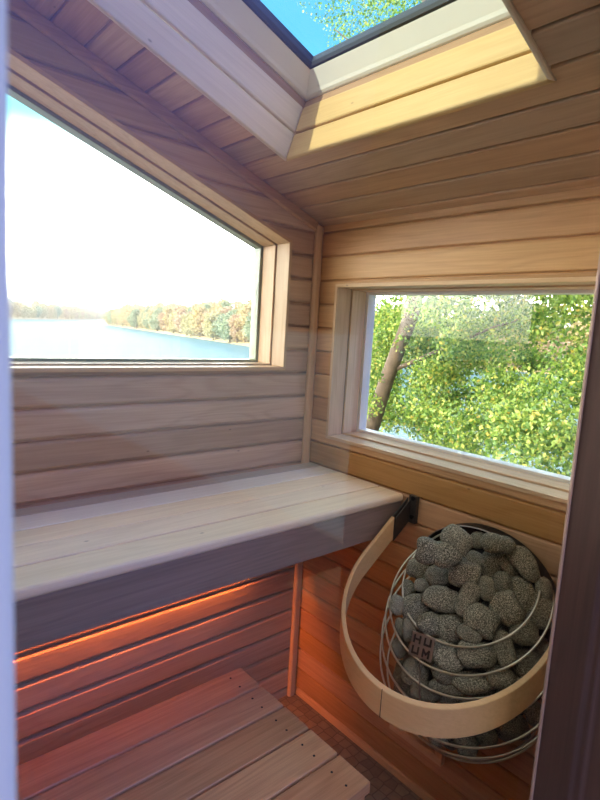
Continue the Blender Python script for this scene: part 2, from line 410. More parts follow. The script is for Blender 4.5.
PB = [(BY0, BZ0), (BY1, BZ0), (BY1, BZ1), (BY0, BZ1)]
make_window(w2, PB, lambda a, b, d: (d, a, b), [WY, WZ, WY, WZ], M_glass, M_white)
# skylight (built in the ceiling's own frame)
w3 = empty('window_3', (0, 0, 0), 'skylight with board lined shaft and white frame in the sloping ceiling', kind='structure')
w3.matrix_world = MC; PINV[w3.name] = Matrix()
PS = [(SX0, SYB), (SX1, SYB), (SX1, SYA), (SX0, SYA)]
TS = lambda a, b, d: (a, b, d)
mats4 = [M_well_skytint, M_well_suntint, M_well_skytint, M_well_suntint]
def sky_frame(name, t, d0, d1, mats, out=0, bevel=.003):
    poly = inset(PS, out) if out else PS
    Q = inset(poly, t)
    for i in range(4):
        j = (i+1) % 4; pts = [poly[i], poly[j], Q[j], Q[i]]; mb = MB()
        mb.add([TS(a, b, d0) for a, b in pts] + [TS(a, b, d1) for a, b in pts], [(3,2,1,0), (4,5,6,7), (0,1,5,4), (1,2,6,5), (2,3,7,6), (3,0,4,7)])
        mb.build(name, mats[i], w3, bevel=bevel)
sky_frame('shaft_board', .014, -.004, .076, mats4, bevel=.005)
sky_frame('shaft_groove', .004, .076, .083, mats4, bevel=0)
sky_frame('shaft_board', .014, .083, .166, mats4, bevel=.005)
DM = [wood('skylight_moulding_' + a.lower(), (.40, .255, .15), (.27, .16, .09), a, 'Z', None, 0, .05) for a in 'XY']
sky_frame('shaft_moulding', .009, .166, .191, DM*2, bevel=.002)
def ring_loft(name, prof, mat, bevel=0):
    """profile of (inset, depth) swept round the skylight opening, one mesh per side"""
    for i in range(4):
        mb = MB(); rows = []
        for t, d in prof:
            Q = inset(PS, t) if t else PS
            rows.append([TS(*Q[i], d), TS(*Q[(i+1) % 4], d)])
        for a, b in zip(rows, rows[1:]): mb.poly([a[0], a[1], b[1], b[0]])
        mb.poly([rows[-1][0], rows[-1][1], rows[0][1], rows[0][0]])
        mb.build(name, mat, w3)
ring_loft('skylight_frame', [(-.002, .190), (.013, .192), (.020, .196), (.026, .203), (.062, .235), (.066, .262), (-.002, .262)], M_white)
ring_loft('gasket', [(.062, .236), (.069, .238), (.073, .248), (.072, .268), (.062, .268)], M_gasket)
mb = MB(); mb.poly([TS(a, b, .258) for a, b in inset(PS, .070)]); mb.build('pane', M_skyglass, w3)
lb = MB().box((0, 0, 0), (.0015, .030, .012)); 
# ------------------------------------------------------------------ door
d1 = empty('door_1', (DX1, YF-.05, 0), 'glass sauna door in a dark stained wooden jamb', kind='structure')
jm = MB()
jm.prism([(DX1, YF+.002, 0), (DX1+.05, YF+.002, 0), (DX1+.05, YF-.19, 0), (DX1+.018, YF-.19, 0), (DX1+.018, YF-.078, 0), (DX1+.010, YF-.072, 0), (DX1+.010, YF-.064, 0), (DX1, YF-.058, 0)], (0, 0, DZ))
jm.build('door_jamb', M_jamb, d1, bevel=.003)
MB().box((DX1-.0035, YF+.001, 0), (DX1+.004, YF+.006, DZ)).build('jamb_edge_glint', wood('edge_glint_wood', (.52, .36, .28), (.36, .23, .18), 'Z', 'X'), d1, bevel=.001)  # pale strip painting the window light caught on the jamb's edge
MB().box((DX0-.05, YF-.19, 0), (DX0-.012, YF+.002, DZ)).build('door_jamb', M_jamb, d1, bevel=.003)
MB().box((DX0-.05, YF-.19, DZ-.001), (DX1+.05, YF+.002, DZ+.03)).build('door_head', M_jamb, d1, bevel=.003)
mb = MB(); mb.poly([(DX0, YF-.075, .01), (DX1+.008, YF-.075, .01), (DX1+.008, YF-.075, DZ-.004), (DX0, YF-.075, DZ-.004)]); mb.build('pane', M_doorglass, d1)
MB().box((DX0-.05, YF-.205, .01), (DX0-.0065, YF-.192, DZ)).build('door_stile', M_stile, d1, bevel=.003)

# ------------------------------------------------------------------ upper bench
BX0, BX1 = XL + .01, -.004
BZ = .9758
ub = empty('upper_bench', (-.9, -.23, .84), 'upper bench of pale worn boards with deep front fascia under the lake window', 'bench')
edges = [(-.020, -.075), (-.079, -.172), (-.176, -.269), (-.273, -.367), (-.371, -.474)]
M_b2 = wood('bench_wood_pale', (.90, .85, .74), (.76, .70, .58), 'X', 'Y', None, 0, .03, .42)
M_b1 = wood('bench_wood_grey', (.56, .48, .38), (.40, .33, .26), 'X', 'Y', None, 0, .03, .45)
for i, (a, b) in enumerate(edges):
    MB().box((BX0, b, BZ-.026), (BX1 - .002*(i % 2), a, BZ)).build('seat_board', (M_b1, M_b2, M_bench, M_bench, M_bench)[i], ub, bevel=.009 if i == 4 else .0025, seg=3)
MB().box((BX0, -.466, .8455), (BX1, -.440, BZ-.026)).build('fascia', M_bench_shade, ub, bevel=.003)
for x in (-.06, -.75, -1.45): MB().box((x-.02, -.44, .89), (x+.02, -.018, BZ-.027)).build('bearer', M_bench_shade, ub, bevel=.002)
# warm strip lamp fixed under the bench, against the back wall
ls = empty('strip_light', (-.95, -.02, .66), 'warm red strip light fixed to the back wall under the upper bench', 'light')
for k in (0, 1):
    x0 = (-1.90, -.95)[k]; x1 = (-.97, -.26)[k]
    MB().box((x0, -.026, LEDZ), (x1, -.0005, LEDZ+.010)).build('housing', M_brk, ls, bevel=.001)
    MB().box((x0, -.026, LEDZ-.029), (x1, -.022, LEDZ)).build('lip', M_brk, ls)
    if k: MB().box((x1-.004, -.022, LEDZ-.036), (x1, -.001, LEDZ)).build('end_cap', M_brk, ls)
    MB().box((x0+.01, -.018, LEDZ-.003), (x1-.01, -.003, LEDZ)).build('diffuser', M_led, ls)
# ------------------------------------------------------------------ lower bench
lo = empty('lower_bench', (-1.1, -.53, 0), 'low step bench of five reddish brown boards, end boards lit at front', 'bench')
LX0, LX1, LZ = XL + .02, -.4656, .4361
n = 5; y0, y1 = -.2578, -.7952; w = (y0 - y1) / n
for i in range(n):
    a = y0 - i*w - (.0035 if i else 0); b = y0 - (i+1)*w + (.0035 if i < n-1 else 0)
    bd = MB().box((LX0, b, LZ-.030), (LX1, a, LZ)).build('step_board', M_step, lo, bevel=.003, seg=3)
    for yy in (a - .028, b + .028):
        MB().tube([(LX1-.055, yy, LZ-.004), (LX1-.055, yy, LZ+.0006)], .0032, 8).build('screw', M_shadow, bd)
for x in (LX1-.055, -1.2, -1.8):
    MB().box((x-.022, y1+.03, LZ-.095), (x+.022, y0-.02, LZ-.0305)).build('bearer', M_step, lo, bevel=.002)
    for yy in (y1+.06, y0-.05):
        MB().box((x-.02, yy-.02, .0), (x+.02, yy+.02, LZ-.0955)).build('leg', M_step, lo, bevel=.002)
MB().box((LX0, y1+.004, LZ-.10), (LX1-.012, y1+.026, LZ-.0305)).build('apron', M_step, lo, bevel=.002)

# ------------------------------------------------------------------ heater
HY = -.79; K = .8; KN = math.hypot(1, K)
E1 = Vector((-1, 0, -K)) / KN; E2 = Vector((0, 1, 0)); EN = Vector((-K, 0, 1)) / KN
RINGS = [(.836, -.115, .176), (.798, -.115, .210), (.751, -.107, .225), (.697, -.097, .238), (.637, -.080, .250), (.585, -.055, .241), (.537, -.036, .220), (.505, -.030, .192)]
ht = empty('sauna_heater', (-.012, HY, .45), 'wall hung drop shaped heater of steel rings filled with grey stones', 'heater')
for zc, cx, r in RINGS:
    r += .006
    c = Vector((cx, HY, zc)); pts = []
    for i in range(97):
        th = 2*PI*i/96 - PI
        p = c + E1 * (r*math.cos(th)) + E2 * (r*math.sin(th))
        if p.x <= -.022: pts.append(p)
    MB().tube(pts, .0032, 8).build('wire_ring', M_steel, ht, smooth=True)
# arched back shield against the wall
def arch(k):
    pts = []
    for i in range(41):
        a = PI * i / 40
        pts.append((HY + (.205 + k) * math.cos(a) * (1 if abs(math.cos(a)) > 0 else 1), .80 + (.168 + k) * math.sin(a)))
    for z in (.72, .64, .56, .50): pts.append((HY - (.205 + k) * (1 if z > .6 else .9 if z > .52 else .75), z))
    for z in (.50, .56, .64, .72): pts.append((HY + (.205 + k) * (1 if z > .6 else .9 if z > .52 else .75), z))
    return pts
A0, A1 = arch(0), arch(-.003)
bm = MB(); n = len(A0)
bm.add([(-.014, y, z) for y, z in A0] + [(-.060, y, z) for y, z in A0] + [(-.060, y, z) for y, z in A1] + [(-.017, y, z) for y, z in A1],
       [f for i in range(n) for j in [(i+1) % n] for f in ((i, j, n+j, n+i), (n+i, n+j, 2*n+j, 2*n+i), (2*n+i, 2*n+j, 3*n+j, 3*n+i))])
bm.f.append(tuple(range(n))); bm.f.append(tuple(range(3*n, 4*n))[::-1])
bm.build('back_shield', M_black, ht)
rm = MB().tube([(-.060, y, z) for y, z in A0[:41]], .0022, 8); rm.build('shield_rim', M_plate, ht, smooth=True)
# dark heating core in the middle of the stones
cr = MB()
cr.tube([(-.055, HY, .47), (-.06, HY, .52), (-.08, HY, .60), (-.09, HY, .70), (-.09, HY, .76), (-.08, HY, .80)], [.03, .035, .035, .035, .03, .02], 14)
cr.build('heating_core', M_black, ht, smooth=True)
# logo plate
P0, P1, P3 = Vector((-.2609, -.7335, .7108)), Vector((-.2602, -.802, .7224)), Vector((-.2829, -.744, .6637))
px = (P1 - P0); W = px.length; px.normalize(); py = (P0 - P3); py = (py - px * py.dot(px)); Hh = py.length; py.normalize(); pn = px.cross(py)
if pn.x > 0: pn = -pn
MP = Matrix((( *px, 0), (*py, 0), (*pn, 0), (0, 0, 0, 1))).transposed(); MP.translation = P3 + Vector((0, 0, 0)) + pn * .003 - px * .003
W, Hh = .070, .058
lp = MB().box((0, 0, -.0015), (W, Hh, .0008), MP).build('logo_plate', M_plate, ht, bevel=.0006)
def strokes(mb, segs, ox, oy, w, h, t):
    for (x0, y0, x1, y1) in segs:
        a = Vector((ox + x0*w, oy + y0*h)); b = Vector((ox + x1*w, oy + y1*h)); d = (b - a).normalized(); m = Vector((-d.y, d.x)) * t/2; e = d * t/2 * .9
        q = [a - m - e, b - m + e, b + m + e, a + m - e]
        mb.prism([MP @ Vector((*v, .0008)) for v in q], pn * .0007)
LET = {'H': [(0,0,0,1), (1,0,1,1), (0,.5,1,.5)], 'U': [(0,.12,0,1), (1,.12,1,1), (0,.06,1,.06)], 'M': [(0,0,0,1), (1,0,1,1), (0,1,.5,.4), (1,1,.5,.4)]}
for ch, ox, oy in (('H', .0105, .0345), ('U', .0425, .0345), ('U', .0105, .0075), ('M', .0425, .0075)):
    mb = MB(); strokes(mb, LET[ch], ox, oy, .017, .0155, .0052); mb.build('letter_' + ch.lower(), M_shadow, lp)
MB().tube([MP @ Vector((.035, .0, -.002)), (-.291, -.788, .60), (-.287, -.79, .56)], .0022, 6).build('strut', M_plate, ht)
MB().box((-.014, HY-.07, .62), (-.0005, HY+.07, .74)).build('wall_mount', M_black, ht)
for s in (-1, 1):
    MB().tube([(-.05, HY+s*.13, .50), (-.09, HY+s*.10, .485), (-.12, HY, .478)], .003, 6).build('base_wire', M_steel, ht, smooth=True)
# ------------------------------------------------------------------ stones
def stone_mesh(seed, twin=False):
    me = bpy.data.meshes.new('stone')
    import bmesh
    bm = bmesh.new(); bmesh.ops.create_icosphere(bm, subdivisions=4, radius=1)
    rs = random.Random(seed); o = Vector((rs.random()*50, rs.random()*50, rs.random()*50)); pw = rs.uniform(2.1, 3.2)
    tx, ty = rs.uniform(-.16, .16), rs.uniform(-.16, .16)
    for v in bm.verts:
        p = v.co.normalized()
        k = (abs(p.x)**pw + abs(p.y)**pw + abs(p.z)**pw) ** (-1/pw)
        k *= 1 + .19 * noise.noise(p * 1.1 + o) + .035 * noise.noise(p * 3.1 + o)
        q = p * k
        q.y *= 1 + tx * q.x; q.z *= 1 + ty * q.x
        if twin:
            q.x *= 1.0; q.y *= 1 - .22 * math.exp(-((q.x + .15) / .22)**2); q.z *= 1 - .30 * math.exp(-((q.x + .15) / .22)**2)
        v.co = q
    for f in bm.faces: f.smooth = True
    bm.to_mesh(me); bm.free(); me.materials.append(M_stone); return me
SM = [stone_mesh(i + 3) for i in range(9)]
TWIN = stone_mesh(77, True); TWIN2 = stone_mesh(81, True)
FIX = [([-0.185, -0.785, 0.967], [0.0413, 0.0336, 0.0289], [0.33, -0.84, -0.42], [0.5, -0.23, 0.84]),
 ([-0.221, -0.76, 0.931], [0.0594, 0.0387, 0.0333], [0.52, -0.85, -0.04], [0.34, 0.16, 0.93]),
 ([-0.058, -0.779, 0.936], [0.0278, 0.0223, 0.0191], [0.53, -0.83, 0.17], [0.21, 0.32, 0.92]),
 ([-0.104, -0.857, 0.963], [0.0439, 0.0258, 0.0222], [0.48, -0.87, 0.1], [0.26, 0.25, 0.94]),
 ([-0.081, -0.837, 0.903], [0.0557, 0.0305, 0.0262], [0.46, -0.15, 0.87], [-0.32, 0.89, 0.32]),
 ([-0.143, -0.794, 0.867], [0.0423, 0.0397, 0.0341], [0.44, -0.89, -0.15], [0.42, 0.05, 0.91]),
 ([-0.061, -0.914, 0.92], [0.0465, 0.0284, 0.0244], [0.0, -0.69, -0.72], [0.53, -0.61, 0.59]),
 ([-0.11, -0.804, 0.901], [0.0266, 0.0213, 0.0183], [0.42, -0.89, -0.16], [0.4, 0.03, 0.92]),
 ([-0.128, -0.642, 0.816], [0.0332, 0.0274, 0.0236], [0.5, -0.85, -0.17], [0.43, 0.07, 0.9]),
 ([-0.163, -0.73, 0.838], [0.0339, 0.0272, 0.0234], [0.54, -0.84, 0.0], [0.34, 0.22, 0.91]),
 ([-0.183, -0.697, 0.804], [0.022, 0.0178, 0.0153], [0.56, -0.83, -0.0], [0.35, 0.23, 0.91]),
 ([-0.145, -0.862, 0.854], [0.0217, 0.0319, 0.0187], [0.5, -0.86, 0.12], [0.3, 0.3, 0.9]),
 ([-0.117, -0.886, 0.869], [0.0255, 0.0306, 0.0219], [0.51, -0.84, 0.2], [0.25, 0.37, 0.89]),
 ([-0.08, -0.921, 0.847], [0.0357, 0.046, 0.0307], [0.53, -0.75, 0.4], [0.16, 0.55, 0.82]),
 ([-0.13, -0.914, 0.818], [0.0452, 0.0389, 0.0334], [0.18, -0.88, -0.44], [0.55, -0.28, 0.79]),
 ([-0.19, -0.767, 0.797], [0.0528, 0.033, 0.0284], [0.52, -0.85, -0.02], [0.38, 0.22, 0.9]),
 ([-0.178, -0.83, 0.821], [0.0462, 0.0269, 0.0232], [0.51, -0.07, 0.86], [-0.35, 0.89, 0.28]),
 ([-0.201, -0.692, 0.746], [0.0412, 0.0371, 0.0319], [0.68, -0.5, 0.54], [-0.05, 0.71, 0.7]),
 ([-0.182, -0.874, 0.787], [0.0427, 0.0376, 0.0324], [0.32, -0.91, -0.27], [0.53, -0.07, 0.85]),
 ([-0.215, -0.786, 0.738], [0.0624, 0.0364, 0.0313], [0.52, -0.85, -0.0], [0.41, 0.25, 0.88]),
 ([-0.175, -0.647, 0.768], [0.0198, 0.0283, 0.0171], [0.63, -0.76, 0.14], [0.26, 0.38, 0.89]),
 ([-0.068, -0.969, 0.818], [0.0323, 0.0439, 0.0278], [0.34, -0.94, -0.09], [0.43, 0.06, 0.9]),
 ([-0.124, -0.959, 0.775], [0.0345, 0.032, 0.0276], [0.5, -0.84, 0.24], [0.3, 0.42, 0.86]),
 ([-0.068, -0.878, 0.902], [0.0235, 0.0261, 0.0202], [0.49, -0.85, 0.2], [0.23, 0.35, 0.91]),
 ([-0.055, -0.964, 0.873], [0.0207, 0.0284, 0.0178], [0.46, -0.86, 0.23], [0.26, 0.37, 0.89]),
 ([-0.225, -0.674, 0.683], [0.0221, 0.0262, 0.019], [0.64, -0.75, 0.14], [0.29, 0.42, 0.86]),
 ([-0.21, -0.865, 0.755], [0.0324, 0.0225, 0.0193], [0.43, -0.9, -0.11], [0.47, 0.12, 0.87]),
 ([-0.209, -0.89, 0.713], [0.0494, 0.0334, 0.0287], [0.56, -0.8, 0.21], [0.32, 0.44, 0.84]),
 ([-0.236, -0.82, 0.682], [0.0483, 0.0331, 0.0284], [0.18, -0.86, -0.48], [0.65, -0.26, 0.72]),
 ([-0.173, -0.938, 0.741], [0.0415, 0.0244, 0.021], [-0.24, -0.54, -0.81], [0.56, -0.76, 0.34]),
 ([-0.122, -0.974, 0.701], [0.037, 0.0345, 0.0297], [0.58, -0.64, 0.5], [0.15, 0.68, 0.71]),
 ([-0.216, -0.894, 0.641], [0.0545, 0.0248, 0.0213], [0.55, -0.81, 0.17], [0.37, 0.43, 0.82]),
 ([-0.187, -0.946, 0.674], [0.0316, 0.0255, 0.022], [0.54, -0.81, 0.23], [0.34, 0.46, 0.82]),
 ([-0.248, -0.836, 0.61], [0.0429, 0.0177, 0.0152], [0.56, -0.83, 0.08], [0.42, 0.37, 0.83]),
 ([-0.25, -0.825, 0.644], [0.0303, 0.0253, 0.0217], [0.46, -0.88, -0.1], [0.51, 0.18, 0.84]),
 ([-0.245, -0.739, 0.599], [0.0346, 0.0373, 0.0298], [0.4, -0.88, -0.26], [0.6, 0.03, 0.8]),
 ([-0.229, -0.672, 0.63], [0.0221, 0.0304, 0.019], [0.51, -0.85, -0.14], [0.5, 0.17, 0.85]),
 ([-0.073, -0.985, 0.717], [0.0276, 0.0351, 0.0237], [0.34, -0.94, -0.06], [0.47, 0.11, 0.88]),
 ([-0.235, -0.708, 0.698], [0.0242, 0.0323, 0.0208], [0.57, -0.82, 0.01], [0.4, 0.29, 0.87]),
 ([-0.307, -0.708, 0.792], [0.0181, 0.0258, 0.0155], [0.64, -0.75, 0.14], [0.27, 0.39, 0.88]),
 ([-0.148, -0.975, 0.659], [0.0391, 0.0244, 0.021], [0.6, -0.63, 0.49], [0.16, 0.7, 0.7]),
 ([-0.254, -0.781, 0.572], [0.0364, 0.026, 0.0224], [0.48, -0.87, -0.1], [0.53, 0.2, 0.82])]
LAB = [
'rounded grey stone highest at the left rear of the heater pile',
'broad twin lobed grey stone at the upper left edge of the heater pile',
'small shaded stone at the very back under the middle of the black shield rim',
'oblong olive stone at the back, tucked under the black shield rim on the right',
'long upright pill shaped stone standing right of centre at the top of the pile',
'squarish grey stone on top of the pile, left of the pill shaped stone',
'long tilted oval stone resting against the right end of the black shield rim',
'small half hidden stone between the squarish stone and the pill shaped stone',
'rounded stone just below the left lobe of the twin lobed stone, inside the top ring',
'low oval stone directly under the right lobe of the twin lobed stone',
'tiny stone below the left end of the low oval stone',
'small upright egg shaped stone below the pill shaped stone',
'partly hidden stone right of the small upright egg stone',
'large upright stone at the right of the pile below the long tilted oval stone',
'large round stone touching the top ring at the lower right of the pile',
'wide flat topped stone at the left centre of the pile, above the lumpy front stone',
'leaning oval stone at the pile centre beside the flat topped stone',
'rounded stone at the left of the pile leaning on the inside of the top ring',
'blunt triangular stone at the front centre of the pile inside the top ring',
'lumpy long stone at the front of the pile, above the square logo plate',
'small upright stone at the far left of the pile against the top ring',
'tall stone outside the top ring at the far right of the heater',
'round stone between the first and second rings at the lower right of the heater',
'small dark stone behind the pill shaped stone, deep at the right rear',
'small shaded stone at the right end of the top ring beside the shield',
'small stone between the first and second rings just left of the logo plate top',
'small stone filling the gap between the lumpy front stone and the triangular stone',
'wide blocky stone behind the second ring at the heater front',
'slanting stone directly right of the square logo plate',
'narrow upright stone squeezed right of the wide blocky front stone',
'broad stone between the second and third rings at the right of the heater',
'long flat oval stone behind the third ring at the front of the heater',
'small round stone right of the long flat oval front stone',
'flat stone just above the wooden guard rail, below right of the logo plate',
'dark rounded stone under the lower right corner of the logo plate',
'egg shaped stone below the lower left corner of the logo plate',
'small upright stone at the far left of the second ring',
'rounded stone at the far right edge of the second ring by the door jamb',
'upright stone between the first and second rings above the logo plate, far left',
'small stone outside the rings at the extreme left edge of the heater',
'low stone above the wooden guard rail at the right of the heater',
'low stone above the wooden guard rail at the left, under the third ring',
]
protos = [bpy.data.objects.new('sauna_stone', m) for m in SM]
twinp = bpy.data.objects.new('sauna_stone', TWIN); twin2 = bpy.data.objects.new('sauna_stone', TWIN2)
placed = []
for i, ((c, sz, ex, ey), lab) in enumerate(zip(FIX, LAB)):
    src = twinp if i == 1 else twin2 if i == 19 else protos[(i * 4 + i // 9) % 9]
    o = src.copy(); COL.objects.link(o)
    ex = Vector(ex).normalized(); ey = Vector(ey); ey = (ey - ex * ey.dot(ex)).normalized(); ez = ex.cross(ey)
    R = Matrix((ex, ey, ez)).transposed()
    g = .98
    o.matrix_world = Matrix.LocRotScale(Vector(c), R.to_quaternion(), Vector((sz[0]*g, sz[1]*g, sz[2]*g)))
    tag(o, lab, 'stone', 'stones piled in the sauna heater')
    placed.append((Vector(c), (sz[0]*sz[1]*sz[2]) ** (1/3)))
# stones that fill the basket behind and below
ZT = [.44, .47, .505, .537, .585, .637, .697, .751, .798, .836, .865]
RT = [.05, .13, .18, .21, .235, .245, .233, .22, .205, .172, .10]
CT = [-.03, -.03, -.03, -.036, -.055, -.080, -.097, -.107, -.115, -.115, -.115]
def lerp(t, X, Y):
    if t <= X[0]: return Y[0]
    for a, b, c, d in zip(X, X[1:], Y, Y[1:]):
        if t <= b: return c + (d - c) * (t - a) / (b - a)
    return Y[-1]
rs = random.Random(11); cnt = 0; tries = 0
while cnt < 95 and tries < 60000:
    tries += 1
    z = rs.uniform(.40, .95); x = rs.uniform(-.34, -.05); y = rs.uniform(HY-.26, HY+.26)
    cx = -.1
    for _ in range(2): zeta = z - K * (x - cx); cx = lerp(zeta, ZT, CT)
    if zeta < .46 or zeta > .855: continue
    R0 = lerp(zeta, ZT, RT); rho = math.hypot((x - cx) * KN, y - HY); r = rs.uniform(.024, .036)
    if rho > R0 - r * 1.02 or rho < R0 - r * 1.02 - .11: continue
    if zeta > .60 and rho > R0 - r - .055: continue
    if x > -.04 - r * 1.15: continue
    p = Vector((x, y, z))
    if any((p - q).length < (r + s) * .90 for q, s in placed): continue
    o = protos[rs.randrange(9)].copy(); COL.objects.link(o)
    o.matrix_world = Matrix.LocRotScale(p, Quaternion((rs.random()-.5, rs.random()-.5, rs.random()-.5, rs.random()-.5)).normalized(), Vector((r*1.12, r*.98, r*.88)))
    tag(o, 'small dark grey stone wedged among the others behind the heater rings', 'stone', 'filler stones behind the heater rings')
    placed.append((p, r)); cnt += 1

for o in protos + [twinp, twin2]: bpy.data.objects.remove(o)
# ------------------------------------------------------------------ guard rail round the heater
GK = .8; GC = -.775; GR = .285; GD = .985
ga = Vector((-1, 0, -GK)).normalized(); gn = Vector((0, 0, -1))
def gpt(u, v): return Vector((0, GC, GD)) + ga * u + Vector((0, v, 0))
path = []
UL = .255
for i in range(9): path.append((.012 + (UL - .012) * i / 8, GR - .010 + .010 * i / 8))
for i in range(1, 48):
    a = PI/2 - PI * i / 48; path.append((UL + GR * math.cos(a), GR * math.sin(a)))
for i in range(9): path.append((UL - (UL - .012) * i / 8, -GR + .010 * i / 8))
HB = .072; TB = .013
def band(mb, pth, h0, h1, t0, t1):
    rows = []
    for i, (u, v) in enumerate(pth):
        a = Vector(pth[max(0, i-1)]); b = Vector(pth[min(len(pth)-1, i+1)]); d = (b - a).normalized(); nn = Vector((-d.y, d.x))
        o0 = gpt(u + nn.x*t0, v + nn.y*t0); o1 = gpt(u + nn.x*t1, v + nn.y*t1)
        rows.append([o0 + gn*h0, o1 + gn*h0, o1 + gn*h1, o0 + gn*h1])
    n0 = len(mb.v)
    for r in rows: mb.v += [tuple(q) for q in r]
    for i in range(len(rows)-1):
        for k in range(4): mb.f.append((n0+i*4+k, n0+i*4+(k+1) % 4, n0+i*4+4+(k+1) % 4, n0+i*4+4+k))
    mb.f.append((n0+3, n0+2, n0+1, n0)); e = n0 + 4*(len(rows)-1); mb.f.append((e, e+1, e+2, e+3))
gr = empty('heater_guard_rail', (0, GC, GD), 'bent wooden guard rail looping down round the stone heater from wall brackets', 'guard rail')
wi = [p for p in path]
i0 = next(i for i, p in enumerate(wi) if p[0] > .088)
mb = MB(); band(mb, wi[i0:len(wi)-i0], 0, HB, -TB/2, TB/2); bo = mb.build('wooden_band', M_ash, gr, bevel=.002, smooth=False)
um = UL + GR + TB/2; jn = MB(); q = [gpt(um - .002, -.0009), gpt(um + .0003, -.0009), gpt(um + .0003, .0009), gpt(um - .002, .0009)]
jn.prism(q, gn * HB); jn.build('joint_seam', M_shadow, bo)
for sgn in (1, -1):
    seg = wi[:i0+1] if sgn == 1 else wi[len(wi)-i0-1:]
    mb = MB(); band(mb, seg, .004, HB+.006, -TB/2-.003 if sgn == 1 else TB/2, TB/2*-1 if sgn == 1 else TB/2+.003)
    band(mb, seg, .006, HB+.004, TB/2-.002 if sgn == 1 else -TB/2-.001, TB/2+.001 if sgn == 1 else -TB/2+.002)
    yw = GC + sgn * (GR - .012)
    mb.box((-.016, min(yw, yw - sgn*.030), .893), (-.001, max(yw, yw - sgn*.030), .982))
    br = mb.build('wall_bracket', M_brk, gr, bevel=.0015)
    for z in (.915, .975): MB().tube([(-.016, yw - sgn*.019, z), (-.021, yw - sgn*.019, z)], .007, 10).build('bolt', M_black, br)

# ------------------------------------------------------------------ air vent on the wall under the heater
VW = [wood('vent_wood_' + a.lower(), (.74, .52, .31), (.56, .37, .20), a, 'Z', None, 0, .05) for a in 'YZ']
vt = empty('wall_vent', (-.01, -.6, .15), 'small wooden framed air vent low on the wall under the heater', 'vent')
VY0, VY1, VZ0, VZ1 = -.712, -.508, .174, .31
for a, b in (((-.022, VY0, VZ0), (-.001, VY1, VZ0+.026)), ((-.022, VY0, VZ1-.026), (-.001, VY1, VZ1))):
    MB().box(a, b).build('frame_rail', VW[0], vt, bevel=.0015)
for a, b in (((-.022, VY0, VZ0+.026), (-.001, VY0+.026, VZ1-.026)), ((-.022, VY1-.026, VZ0+.026), (-.001, VY1, VZ1-.026))):
    MB().box(a, b).build('frame_stile', VW[1], vt, bevel=.0015)
MB().box((-.015, VY0+.029, VZ0+.034), (-.001, VY1-.029, VZ1-.029)).build('sliding_panel', VW[0], vt, bevel=.001)
# ------------------------------------------------------------------ outside
def tree_obj(name, mesh): return bpy.data.objects.new(name, mesh)
lk = MB(); lk.poly([(-1500, 14, -5.5), (1500, 14, -5.5), (1500, 2600, -5.5), (-1500, 2600, -5.5)])
lk.poly([(9, -600, -5.5), (1500, -600, -5.5), (1500, 14, -5.5), (9, 14, -5.5)])
tag(lk.build('lake', M_water), 'broad blue lake seen through the windows', kind='structure')
gd = MB()
gd.add([(-60, -60, -.35), (2.0, -60, -.35), (2.0, .8, -.35), (-60, .8, -.35), (11, -60, -6), (11, 15, -6), (-60, 15, -6)],
       [(0,1,2,3), (1,4,5,2), (3,2,5,6)])
tag(MB().box((.20, -2.4, -.32), (.32, YF-.22, 3.4)).build('wall_reflection_blocker', M_blocker), kind='structure')  # unseen wall added to darken reflections in the door glass
tag(MB().box((-2.75, -3.3, -.32), (-2.63, YF-.22, 3.0)).build('wall_sun_blocker', M_blocker), kind='structure')  # unseen wall added to keep the sun off the deck
tag(MB().box((-9, -14, -.36), (1.9, -3.7, -.33)).build('ground_veil_slab', plain('dark_veil_slab', (.02, .019, .018), .95, spec=.02, nscale=14., namp=.3)), kind='structure')  # unseen dark slab added for the veil reflected in the door glass
tag(gd.build('ground', M_ground), 'earth bank sloping from the sauna down to the lake', kind='structure')
tag(MB().box((XL-.6, -3.6, -.30), (.6, YF-.21, -.02)).build('deck', M_deck), 'wooden deck outside the door', kind='structure')

def shore(name, line, back, h, label):
    mb = MB(); n = len(line)
    for i in range(n-1):
        (x0, y0), (x1, y1) = line[i], line[i+1]
        def off(x, y, t): return (x + back[0]*t, y + back[1]*t)
        r = [(0, -5.6), (3, -4.6), (14, -3.5), (40, h*.5 - 4), (110, h)]
        for (t0, z0), (t1, z1) in zip(r, r[1:]):
            mb.poly([(*off(x0, y0, t0), z0), (*off(x1, y1, t0), z0), (*off(x1, y1, t1), z1), (*off(x0, y0, t1), z1)])
    return tag(mb.build(name, M_shore), label, kind='structure')
RS = [(167, 428), (138, 300), (118, 215), (100, 137), (104, 80), (135, 20), (190, -60)]
LS = [(30, 400), (95, 445), (150, 540), (250, 720), (330, 880), (430, 1050)]
shore('shore_right', RS, (.9, .35), 4, 'wooded shore on the right of the lake')
shore('shore_far', LS, (-.1, 1.0), 6, 'distant wooded shore at the left of the lake')

